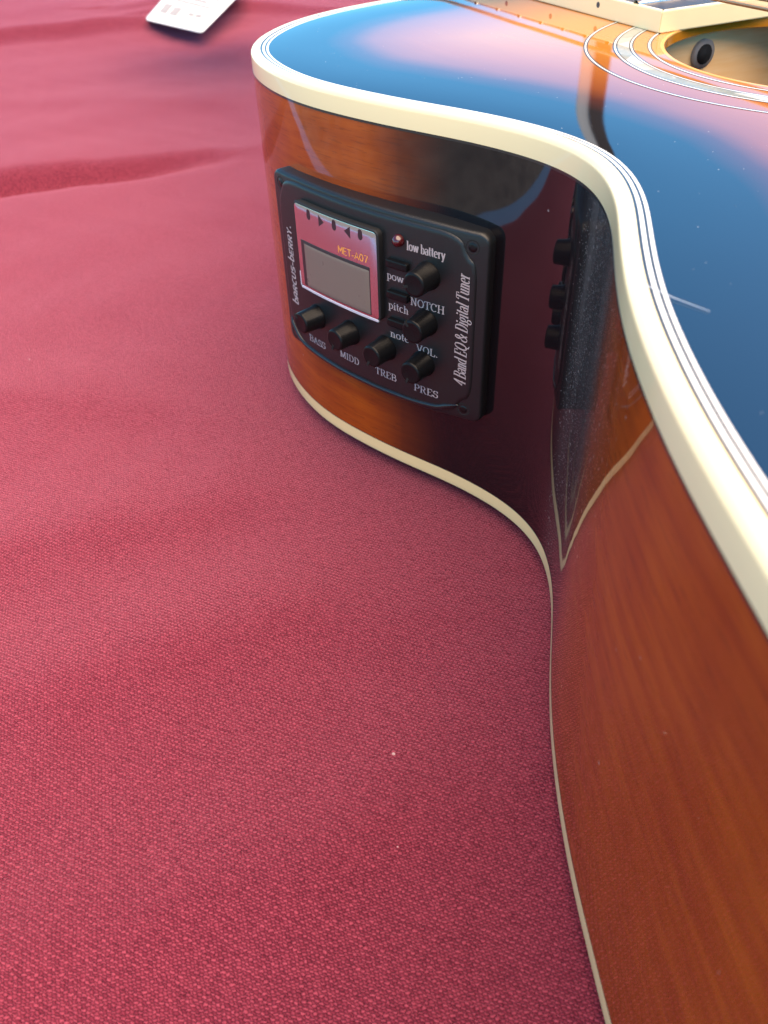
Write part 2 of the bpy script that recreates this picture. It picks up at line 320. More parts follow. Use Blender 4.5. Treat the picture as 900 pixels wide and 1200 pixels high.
def catmull(P, n):
    m = len(P); out = []
    for i in range(m):
        p0, p1, p2, p3 = P[i - 1], P[i], P[(i + 1) % m], P[(i + 2) % m]
        for t in np.linspace(0, 1, 24, endpoint=False):
            out.append(0.5 * ((2 * p1) + (p2 - p0) * t + (2 * p0 - 5 * p1 + 4 * p2 - p3) * t * t + (3 * p1 - p0 - 3 * p2 + p3) * t ** 3))
    out = np.array(out); cyc = np.r_[out, out[:1]]
    s = np.r_[0, np.cumsum(np.linalg.norm(np.diff(cyc, axis=0), axis=1))]; t = np.linspace(0, s[-1], n, endpoint=False)
    out = np.stack([np.interp(t, s, cyc[:, k]) for k in (0, 1)], 1)
    ker = np.hanning(13); ker /= ker.sum()
    for _ in range(2):
        out = np.stack([np.convolve(np.r_[out[-6:, k], out[:, k], out[:6, k]], ker, 'valid') for k in (0, 1)], 1)
    return out, s[-1]
NO = 720
OUT, PER = catmull(ctrl, NO)
tg = np.roll(OUT, -1, 0) - np.roll(OUT, 1, 0); tg /= np.linalg.norm(tg, axis=1)[:, None]
NRM = np.stack([tg[:, 1], -tg[:, 0]], 1)
if (NRM * (OUT - OUT.mean(0))).sum() < 0: NRM = -NRM
ARC = np.arange(NO) * PER / NO
def ring(off, z): 
    q = OUT + NRM * off; return [(x, y, z) for x, y in q]
# arc length of the two ends of the black part of the burst on the bass side
def arc_at(pt): return ARC[np.argmin(np.linalg.norm(OUT - np.array(pt) / 1000, axis=1))]
s0, s1, s2, s3 = arc_at((-142, 35)), arc_at((-126, 1)), arc_at((-129, -62)), arc_at((-147, -87))
def smooth(a, b, x): t = np.clip((x - a) / (b - a), 0, 1); return t * t * (3 - 2 * t)
mirror_arc = np.where(ARC > PER / 2, PER - ARC, ARC)
dark = smooth(s0, s1, mirror_arc) * (1 - smooth(s2, s3, mirror_arc))
dusty = smooth(arc_at((-118, -40)), arc_at((-121, -47)), mirror_arc) * (1 - smooth(arc_at((-132, -66)), arc_at((-158, -105)), mirror_arc))
dusty = np.maximum(dusty, 0.0)
zs = np.linspace(ZU + 0.0002, ZT - 0.0006, 26)
V, F = loft([ring(0, z) for z in zs] + [ring(-0.0024, z) for z in zs[::-1]] + [ring(0, zs[0])])
nz = len(zs) * 2 + 1; zz = np.r_[zs, zs[::-1], zs[:1]]
hz = np.repeat(zz, NO)
side = mesh_obj('side', V, F, M['side'], guitar, attrs=dict(arc=np.tile(ARC, nz), hz=hz, dark=np.tile(dark, nz), dusty=np.tile(dusty, nz) * (0.35 + 0.65 * smooth(0.02, 0.10, hz))))
sharp(side, 50)
def profile_ring(name, prof, mat, parent):
    V, F = loft([ring(a, b) for a, b in prof] + [ring(*prof[0])]); o = mesh_obj(name, V, F, mat, parent); return sharp(fix_normals(o), 50)
bw = 0.0031
cr = [(-0.0013 + 0.0013 * math.sin(a), H - 0.0013 + 0.0013 * math.cos(a)) for a in np.linspace(math.pi / 2, 0, 7)]
topb = profile_ring('top_binding', [(0.0, ZT)] + cr + [(-bw, H), (-bw, ZT)], M['cream'], guitar)
profile_ring('side_line', [(0.00005, ZT - 0.0006), (0.00005, ZT - 0.00002), (-0.002, ZT - 0.00002), (-0.002, ZT - 0.0006)], M['black_line'], guitar)
cr = [(-0.0012 + 0.0012 * math.cos(a), 0.0012 - 0.0012 * math.sin(a)) for a in np.linspace(0, math.pi / 2, 6)]
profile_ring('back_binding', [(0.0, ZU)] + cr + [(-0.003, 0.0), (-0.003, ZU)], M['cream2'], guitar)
profile_ring('side_line', [(0.00004, ZU), (0.00004, ZU + 0.00025), (-0.002, ZU + 0.00025), (-0.002, ZU)], M['black_line'], guitar)
# back plate, slightly arched
rings = []
for t in np.linspace(0, 1, 10):
    q = (OUT - NRM * 0.003); c0 = np.array([0, -0.1]); P = q + (c0 - q) * t * 0.999
    rings.append([(x, y, 0.0004 - 0.0062 * (1 - (1 - t) ** 2)) for x, y in P])
V, F = loft(rings + [[(x, y, z + 0.0025) for x, y, z in r_] for r_ in rings[::-1]], cap0=False)
back = fix_normals(mesh_obj('back', V, F, M['backw'], guitar))
# soundboard with its hole
RH = 0.0500
ang = np.arctan2(OUT[:, 1], OUT[:, 0])
PW = [0.0006, 0.0008, 0.0005, 0.0007]; pin = bw + sum(PW)
inner = np.stack([np.cos(ang), np.sin(ang)], 1) * RH
outer = OUT - NRM * pin
def edge_dist(P):
    return np.array([np.min(np.hypot(OUT[:, 0] - x, OUT[:, 1] - y)) for x, y in P])
rings, ed = [], []
tt = np.r_[np.linspace(0, 0.75, 22), np.linspace(0.78, 1, 26)]
for t in tt:
    P = inner * (1 - t) + outer * t; d = edge_dist(P); ed.append(d)
    zt = H - 0.00024 * np.clip(1 - (d - pin) / 0.020, 0, 1) ** 3
    rings.append([(x, y, z) for (x, y), z in zip(P, zt)])
low = [[(x, y, H - 0.0030) for x, y, z in r_] for r_ in (rings[-1], rings[0])]
V, F = loft(rings + low + [rings[0]])
edv = np.concatenate(ed + [ed[-1], ed[0], ed[0]])
sb = mesh_obj('soundboard', V, F, M['top'], guitar, attrs=dict(edge=edv)); sharp(fix_normals(sb), 40)
off = bw
for i, wdt in enumerate(PW):
    zb = H - 0.00022 * (1 if i < 4 else 0)
    profile_ring('purfling_line', [(-off - 0.00001, H - 0.0018), (-off - 0.00001, H - 0.00005 - 0.00005 * i), (-off - wdt + 0.00001, H - 0.0001 - 0.00004 * i), (-off - wdt + 0.00001, H - 0.0018)], M['black_line' if i % 2 == 0 else 'white_line'], sb)
    off += wdt
def annulus(name, r0, r1, mat, z=0.00006, parent=None):
    n = 160; c = [(math.cos(2 * math.pi * k / n), math.sin(2 * math.pi * k / n)) for k in range(n)]
    V, F = loft([[(x * r0, y * r0, H - 0.0004) for x, y in c], [(x * r0, y * r0, H + z) for x, y in c], [(x * r1, y * r1, H + z) for x, y in c], [(x * r1, y * r1, H - 0.0004) for x, y in c]])
    return sharp(fix_normals(mesh_obj(name, V, F, mat, parent or sb)), 40)
for r0, wdt, m_ in [(0.0722, 0.0004, 'black_line'), (0.0726, 0.0005, 'white_line'), (0.0731, 0.0004, 'black_line'),
                    (0.0588, 0.0004, 'black_line'), (0.0592, 0.0005, 'white_line'), (0.0597, 0.0004, 'black_line'), (0.0601, 0.0034, 'abalone'), (0.0635, 0.0004, 'black_line'), (0.0639, 0.0006, 'white_line'), (0.0645, 0.0004, 'black_line'),
                    (0.0535, 0.0004, 'black_line'), (0.0539, 0.0006, 'white_line'), (0.0545, 0.0003, 'black_line')]:
    annulus('rosette_ring', r0, r0 + wdt, M[m_])
annulus('hole_edge', RH - 0.0001, RH + 0.0010, simple('amber_hole_edge', (0.75, 0.36, 0.08), 0.5, coat=0.5), z=0.00003)

# hidden inside: neck block seen through the hole
def part(name, vf, mat, parent, smooth_=False, bev=0.0):
    o = fix_normals(mesh_obj(name, vf[0], vf[1], mat, parent, smooth_))
    if bev: bevel(o, bev)
    return o
nbk = part('neck_block', box(-0.040, 0.040, 0.056, 0.150, 0.012, H - 0.0035), M['spruce'], guitar, bev=0.001)
def cyl_y(cx_, z_, y0, y1, r0, r1=None, n=28):
    r1 = r1 or r0
    return loft([[(cx_ + r_ * math.cos(2 * math.pi * k / n), y, z_ + r_ * math.sin(2 * math.pi * k / n)) for k in range(n)] for y, r_ in ((y0, r0), (y1, r1))], True, True, True)
part('truss_rod_socket', cyl_y(0.0008, 0.1030, 0.0545, 0.058, 0.0045), M['socket'], nbk, True)
part('truss_rod_bore', cyl_y(0.0008, 0.1030, 0.0542, 0.057, 0.0031), M['hole'], nbk, True)
part('transverse_brace', box(-0.13, 0.13, -0.075, -0.067, H - 0.022, H - 0.0031), M['spruce'], guitar)

# ------------------------------------------------------------------ fretboard, neck, strings, bridge
FE, NUT = 0.0455, 0.5045; FH = 0.0062
def fw(y): return 0.0289 + (0.0215 - 0.0289) * (y - FE) / (NUT - FE)
fb = part('fretboard', ([(sx * (fw(y) - 0.0021), y + dy, z) for y, dy in ((FE, 0.0021), (NUT, 0)) for sx in (-1, 1) for z in (H + 0.0001, H + FH)],
     [(0, 1, 3, 2), (4, 6, 7, 5), (0, 4, 5, 1), (2, 3, 7, 6), (0, 2, 6, 4), (1, 5, 7, 3)]), M['rosewood'], guitar)
for sx in (-1, 1):
    q = [(sx * (fw(FE)), FE), (sx * fw(NUT), NUT), (sx * (fw(NUT) - 0.002), NUT), (sx * (fw(FE) - 0.002), FE + 0.002)]
    part('fretboard_binding', loft([[(x, y, H + 0.00005) for x, y in q], [(x, y, H + FH + 0.00005) for x, y in q]], True, True, True), M['cream'], fb, bev=0.0004)
q = [(-fw(FE) + 0.00001, FE), (fw(FE) - 0.00001, FE), (fw(FE) - 0.00205, FE + 0.002), (-fw(FE) + 0.00205, FE + 0.002)]
part('fretboard_binding', loft([[(x, y, H + 0.00005) for x, y in q], [(x, y, H + FH + 0.00005) for x, y in q]], True, True, True), M['cream'], fb, bev=0.0004)
fpos = lambda n: NUT - 0.650 * (1 - 2 ** (-n / 12))
for n in range(1, 21):
    y = fpos(n); wv = fw(y) - 0.0006; n_ = 8
    V, F = loft([[(x, y + 0.0013 * math.cos(math.pi * k / n_), H + FH + 0.00004 + 0.0011 * math.sin(math.pi * k / n_)) for k in range(n_ + 1)] for x in (-wv, -wv + 0.0006, wv - 0.0006, wv)], False)
    part('fret', (V, F), M['fretmetal'], fb, True)
for n in (3, 5, 7, 9, 12, 15, 17, 19):
    y = (fpos(n) + fpos(n - 1)) / 2; x = -fw(y)
    k_ = 16; V, F = loft([[(x - e, y + 0.0009 * math.cos(2 * math.pi * k / k_), H + 0.0036 + 0.0009 * math.sin(2 * math.pi * k / k_)) for k in range(k_)] for e in (-0.0004, 0.00006)], True, True, True)
    part('side_dot', (V, F), M['black_line'], fb)
    for xx in ((-0.009, 0.009) if n == 12 else (0,)):
        V, F = loft([[(xx + 0.003 * math.cos(2 * math.pi * k / 24), y + 0.003 * math.sin(2 * math.pi * k / 24), z) for k in range(24)] for z in (H + FH - 0.001, H + FH + 0.00005)], True, True, True)
        part('position_dot', (V, F), M['abalone'], fb)
rings = []
for y in np.linspace(0.150, NUT + 0.005, 24):
    wv = fw(y) - 0.0005; dp = 0.019 + 0.006 * (1 - (y - 0.15) / 0.36) + 0.075 * math.exp(-((y - 0.150) / 0.022) ** 2)
    rings.append([(wv * math.cos(a), y, H - dp * (math.sin(a) ** 0.8)) for a in np.linspace(0, math.pi, 21)])
part('neck', loft(rings, True, True, True), M['neck'], guitar, True)
q = [(-0.022, NUT + 0.006), (0.022, NUT + 0.006), (0.033, NUT + 0.045), (0.037, NUT + 0.185), (0.0, NUT + 0.195), (-0.037, NUT + 0.185), (-0.033, NUT + 0.045)]
hs = part('headstock', loft([[(x, y, H - 0.014 - (y - NUT) * 0.22) for x, y in q], [(x, y, H + 0.001 - (y - NUT) * 0.22) for x, y in q]], True, True, True), M['rosewood'], guitar, bev=0.001)
for sx in (-1, 1):
    for k in range(3):
        y = NUT + 0.055 + k * 0.045; zc = H - 0.006 - (y - NUT) * 0.22
        part('tuner_key', tube([(sx * 0.034, y, zc - 0.012), (sx * 0.044, y, zc - 0.012), (sx * 0.046, y, zc - 0.012), (sx * 0.058, y, zc - 0.012)], [0.003, 0.003, 0.008, 0.006], 14), M['fretmetal'], hs, True)
        part('tuner_post', loft([[(sx * 0.022 + 0.003 * math.cos(a), y + 0.003 * math.sin(a), z) for a in np.linspace(0, 2 * math.pi, 12, endpoint=False)] for z in (zc, zc + 0.022)], True, True, True), M['fretmetal'], hs, True)
part('nut', box(-0.0215, 0.0215, NUT, NUT + 0.0055, H + 0.0005, H + FH + 0.0022), M['bone'], guitar, bev=0.0005)
BY = NUT - 0.650
q = [(-0.078, BY - 0.012), (-0.05, BY - 0.022), (0.05, BY - 0.022), (0.078, BY - 0.012), (0.078, BY + 0.004), (0.05, BY + 0.012), (-0.05, BY + 0.012), (-0.078, BY + 0.004)]
br = part('bridge', loft([[(x, y, H + 0.0001) for x, y in q], [(x, y, H + 0.008) for x, y in q]], True, True, True), M['rosewood'], guitar, bev=0.0015)
part('saddle', box(-0.038, 0.038, BY - 0.0015, BY + 0.0015, H + 0.006, H + 0.0118), M['bone'], br, bev=0.0004)
for i, rad in enumerate((0.00068, 0.00054, 0.00042, 0.00033, 0.0002, 0.00016)):
    f_ = -1 + 2 * i / 5; xs, xn = f_ * 0.027, f_ * 0.018
    part('string', tube([(xs * 0.96, BY - 0.011, H + 0.008), (xs, BY, H + 0.0122), (xn, NUT, H + FH + 0.0023), (xn * 1.15, NUT + 0.07, H - 0.002)], rad, 12), M['wound' if i < 4 else 'steel'], guitar, True)
    part('bridge_pin', loft([[(xs * 0.96 + r_ * math.cos(a), BY - 0.012 + r_ * math.sin(a), z) for a in np.linspace(0, 2 * math.pi, 14, endpoint=False)] for z, r_ in ((H + 0.006, 0.0025), (H + 0.010, 0.0026), (H + 0.0115, 0.0014))], True, True, True), M['bone'], br, True)

# ------------------------------------------------------------------ preamp on the rim: mm coordinates u (along the rim, away from the neck), z (height), d (outwards)
PC, PR, PA0, PWID = np.array([35.50242624, 93.72916641]), 192.21035, 3.3000464, 80.06
def PM(u, z, d=0.0):
    a = PA0 + u / PR; return ((PC[0] + (PR + d) * math.cos(a)) / 1000, (PC[1] + (PR + d) * math.sin(a)) / 1000, z / 1000)
def bulge(u): return float(smooth(4, 16, np.array(u)) * (1 - smooth(62, 78, np.array(u))))
def rrect(u0, u1, z0, z1, r_, n=6, dens=18):
    P = []
    for cu, cz, a0 in ((u1 - r_, z1 - r_, 0), (u0 + r_, z1 - r_, 90), (u0 + r_, z0 + r_, 180), (u1 - r_, z0 + r_, 270)):
        for k in range(n + 1): a = R(a0 + 90 * k / n); P.append((cu + r_ * math.cos(a), cz + r_ * math.sin(a)))
    return densify(P, dens)
def densify(P, dens=18, seg=3.0):
    out = []
    for a, b in zip(P, P[1:] + P[:1]):
        n = max(1, int(math.hypot(b[0] - a[0], b[1] - a[1]) / seg))
        for k in range(n): out.append((a[0] + (b[0] - a[0]) * k / n, a[1] + (b[1] - a[1]) * k / n))
    return out
def inset(P, d):
    P = np.array(P); t = np.roll(P, -1, 0) - np.roll(P, 1, 0); t /= np.linalg.norm(t, axis=1)[:, None] + 1e-9
    return [tuple(x) for x in P + np.stack([-t[:, 1], t[:, 0]], 1) * d]          # counter-clockwise outline: inward
def slab(name, outline, prof, mat, parent, warp=None, fill=8, deg=40):
    """outline in (u,z) counter-clockwise; prof = [(inset, d)...] from back to front; front filled by shrinking rings so that it follows the curve"""
    wf = warp or (lambda u, z: (u, z)); rings = [[(*q, d) for q in inset(outline, i)] for i, d in prof]
    c = np.mean([q[:2] for q in rings[-1]], axis=0); last = rings[-1]
    for k in range(1, fill + 1):
        t = k / fill * 0.995; rings.append([(u + (c[0] - u) * t, z + (c[1] - z) * t, d) for u, z, d in last])
    V, F = loft(rings); F.append(tuple((len(rings) - 1) * len(outline) + j for j in range(len(outline))))
    V = [PM(*wf(u, z), d) for u, z, d in V]
    return sharp(fix_normals(mesh_obj(name, V, F, mat, parent)), deg)
def warp_base(u, z):
    m = (z - 60) / 28.0; return (u, z + (0.3 if m > 0 else 0.9) * bulge(u) * m * min(1, abs(m)) )
preamp = slab('preamp', rrect(-1.6, 82.4, 31.4, 88.6, 3.2), [(0, -9.0), (0, -2.2), (0.12, -1.3), (0.5, -0.75), (1.0, -0.6)], M['plastic'], guitar, warp_base)
preamp['label'] = 'black plastic preamp panel with knobs and tuner display set in the side'
# raised face with concave corners round the four screws
def face_outline(u0, u1, z0, z1, rc):
    P = []
    for cu, cz, a0 in ((u1, z1, 270), (u0, z1, 360), (u0, z0, 90), (u1, z0, 180)):
        seq = [R(a0 - 90 * k / 8) for k in range(9)]
        P += [(cu + rc * math.cos(a), cz + rc * math.sin(a)) for a in seq]
    return P
fo = [(74.0, 87.2), (5.5, 87.2), (2.8, 82.2), (1.4, 80.0), (1.0, 40.0), (2.8, 37.4), (5.5, 33.0), (73.0, 33.0), (75.4, 38.0), (79.0, 40.0), (79.0, 80.0), (76.0, 82.0)]
def chaikin(P, it=3):
    for _ in range(it):
        Q = []
        for a, b in zip(P, P[1:] + P[:1]): Q += [(a[0] * .75 + b[0] * .25, a[1] * .75 + b[1] * .25), (a[0] * .25 + b[0] * .75, a[1] * .25 + b[1] * .75)]
        P = Q
    return P
fo = densify(chaikin(densify(fo, seg=12), 3), seg=2.5)
slab('face_plate', fo, [(0, -1.2), (0.0, -0.50), (0.3, -0.2), (0.8, -0.02), (1.3, 0.0)], M['plastic'], preamp, warp_base)

lip = chaikin([(1.5, 41.0), (2.0, 38.6), (5.0, 35.0), (9.0, 32.9), (25.0, 31.9), (45.0, 32.0), (60.0, 32.6), (68.0, 33.4), (72.0, 35.4), (76.0, 36.6)][::1] , 0)
lip_p = []
for a, b in zip(lip[:-1], lip[1:]):
    for t in np.linspace(0, 1, 5, endpoint=False): lip_p.append((a[0] + (b[0] - a[0]) * t, a[1] + (b[1] - a[1]) * t))
for _ in range(3): lip_p = [lip_p[0]] + [((p0[0] + 2 * p1[0] + p2[0]) / 4, (p0[1] + 2 * p1[1] + p2[1]) / 4) for p0, p1, p2 in zip(lip_p, lip_p[1:], lip_p[2:])] + [lip_p[-1]]
V, F = tube([PM(u, z, -0.35) for u, z in lip_p], [0.00095 * min(1.0, (i + 1) / 6, (len(lip_p) - i) / 6) for i in range(len(lip_p))], 14)
fix_normals(mesh_obj('lower_lip', V, F, simple('glossy_black_plastic', (0.012, 0.012, 0.014), 0.22), preamp))
def disc_part(name, u, z, prof, mat, parent, n=40, rib=0.0):
    """lathe about the panel normal: prof = [(radius, d)...]"""
    rings = []
    for r_, d in prof:
        rings.append([PM(u, z, 0) for _ in range(0)] or [(r_ * (1 + (rib if k % 2 else 0)) * math.cos(2 * math.pi * k / n), r_ * (1 + (rib if k % 2 else 0)) * math.sin(2 * math.pi * k / n), d) for k in range(n)])
    o = Vector(PM(u, z, 0)); ex = (Vector(PM(u + .1, z)) - Vector(PM(u - .1, z))).normalized(); ez = Vector((0, 0, 1)); en = ex.cross(ez).normalized()
    if (Vector(PM(u, z, 1)) - o).dot(en) < 0: en = -en
    V, F = loft(rings, True, True, True)
    V = [o + (ex * a + ez * b + en * c) / 1000 for a, b, c in V]
    return sharp(fix_normals(mesh_obj(name, V, F, mat, parent)), 40)
def block(name, u0, u1, z0, z1, d0, d1, mat, parent, bv=0.25):
    o = slab(name, rrect(u0, u1, z0, z1, 0.5, 3), [(0, d0), (0, d1 - bv), (bv * .3, d1 - bv * .3), (bv, d1)], mat, parent, fill=3); return o
for u, z in ((3.0, 85.0), (77.4, 84.6), (76.6, 35.2), (2.4, 35.0)):
    disc_part('screw_well', u, z, [(2.0, -2.0), (2.0, -0.55), (1.75, -0.57), (1.6, -0.9)], M['hole'], preamp, 28)
    sc_ = disc_part('screw', u, z, [(1.5, -1.4), (1.5, -0.85), (1.2, -0.55), (0.6, -0.45)], M['screw'], preamp, 24)
# display
DD = 2.0
def du(u): return u + DD * (1.40 - 0.0143 * (u - 10))          # the window stands proud of the face
def dz(z): return z + 0.78 * DD
def drect(u0, u1, z0, z1, r_, n=4): return rrect(du(u0), du(u1), dz(z0), dz(z1), r_, n)
slab('display_housing', drect(10.6, 47.4, 54.9, 82.0, 1.6), [(0, -0.3), (0, DD - 0.3), (0.25, DD - 0.05), (0.9, DD)], M['plastic_side'], preamp, fill=6)
slab('display_border', drect(11.2, 46.8, 55.5, 81.4, 1.2), [(0, DD - 0.2), (0, DD + 0.04), (0.2, DD + 0.1)], M['mirror'], preamp, fill=8)
slab('display_edge_glow', drect(11.3, 46.7, 54.75, 55.55, 0.3, 3), [(0, DD - 0.4), (0, DD + 0.1), (0.12, DD + 0.22)], M['edge'], preamp, fill=2)  # bright lower rim of the window, painted as a pale strip
slab('display_edge_glow', drect(10.8, 11.2, 55.3, 60.0, 0.15, 3), [(0, DD - 0.4), (0, DD + 0.05), (0.06, DD + 0.12)], M['edge'], preamp, fill=2)
slab('display_recess_shade', drect(13.2, 44.0, 56.2, 70.9, 0.3, 3), [(0, DD), (0, DD + 0.13), (0.05, DD + 0.15)], M['lcd_shade'], preamp, fill=6)  # dark slab showing left and above the screen paints the recess shadow
slab('display_screen', drect(14.8, 43.7, 56.4, 69.9, 0.2, 3), [(0, DD + 0.05), (0, DD + 0.16), (0.05, DD + 0.18)], M['lcd'], preamp, fill=6)
for i, u in enumerate((18.4, 24.2, 30.1, 35.8, 40.8)):
    zc = 79.1
    if i in (0, 2, 4): P = [(u + 0.9 * math.cos(a), zc + 1.1 * math.sin(a)) for a in np.linspace(0, 2 * math.pi, 20, endpoint=False)]; P = [(a, b + (0.9 if b > zc + 0.4 else 0)) for a, b in P]
    elif i == 1: P = [(u + 1.4, zc), (u - 1.0, zc + 1.7), (u - 1.0, zc - 1.7)]
    else: P = [(u + 1.0, zc - 1.7), (u + 1.0, zc + 1.7), (u - 1.4, zc)]
    V, F = loft([[PM(du(a), dz(b), d) for a, b in P] for d in (DD, DD + 0.14)], True, False, True); fix_normals(mesh_obj('indicator_window', V, F, M['icon'], preamp, False))
# lamp, buttons, knobs
disc_part('warning_lamp', 54.9, 81.9, [(1.75, -0.2), (1.75, 0.5), (1.55, 1.2), (1.1, 1.8), (0.5, 2.1), (0.1, 2.2)], M['led'], preamp, 28)
for z in (74.9, 65.7, 57.0):
    block('button', 51.0, 58.4, z - 1.0, z + 1.4, -0.2, 1.5, M['knob'], preamp, 0.35)
for u, z, a in ((64.4, 74.2, 200), (63.8, 60.2, 130), (63.0, 46.8, 250), (49.2, 47.4, 245), (34.4, 47.4, 250), (18.3, 47.0, 140)):
    kb = disc_part('knob', u, z, [(4.0, -0.1), (3.95, 0.5), (3.7, 0.8), (3.45, 6.4), (3.28, 6.8), (2.9, 7.0), (2.5, 6.95), (0.2, 6.9)], M['knob'], preamp, 48)
    o = Vector(PM(u, z, 0)); ex = (Vector(PM(u + .1, z)) - Vector(PM(u - .1, z))).normalized(); ez = Vector((0, 0, 1)); en = (Vector(PM(u, z, 1)) - o).normalized()
    dr = ex * math.cos(R(a)) + ez * math.sin(R(a)); pr = en.cross(dr)
    V, F = box(1.9, 3.56, -0.36, 0.36, 5.0, 7.06); V = [o + (dr * x + pr * y + en * z_) / 1000 for x, y, z_ in V]
    part('pointer', (V, F), M['hole'], preamp)

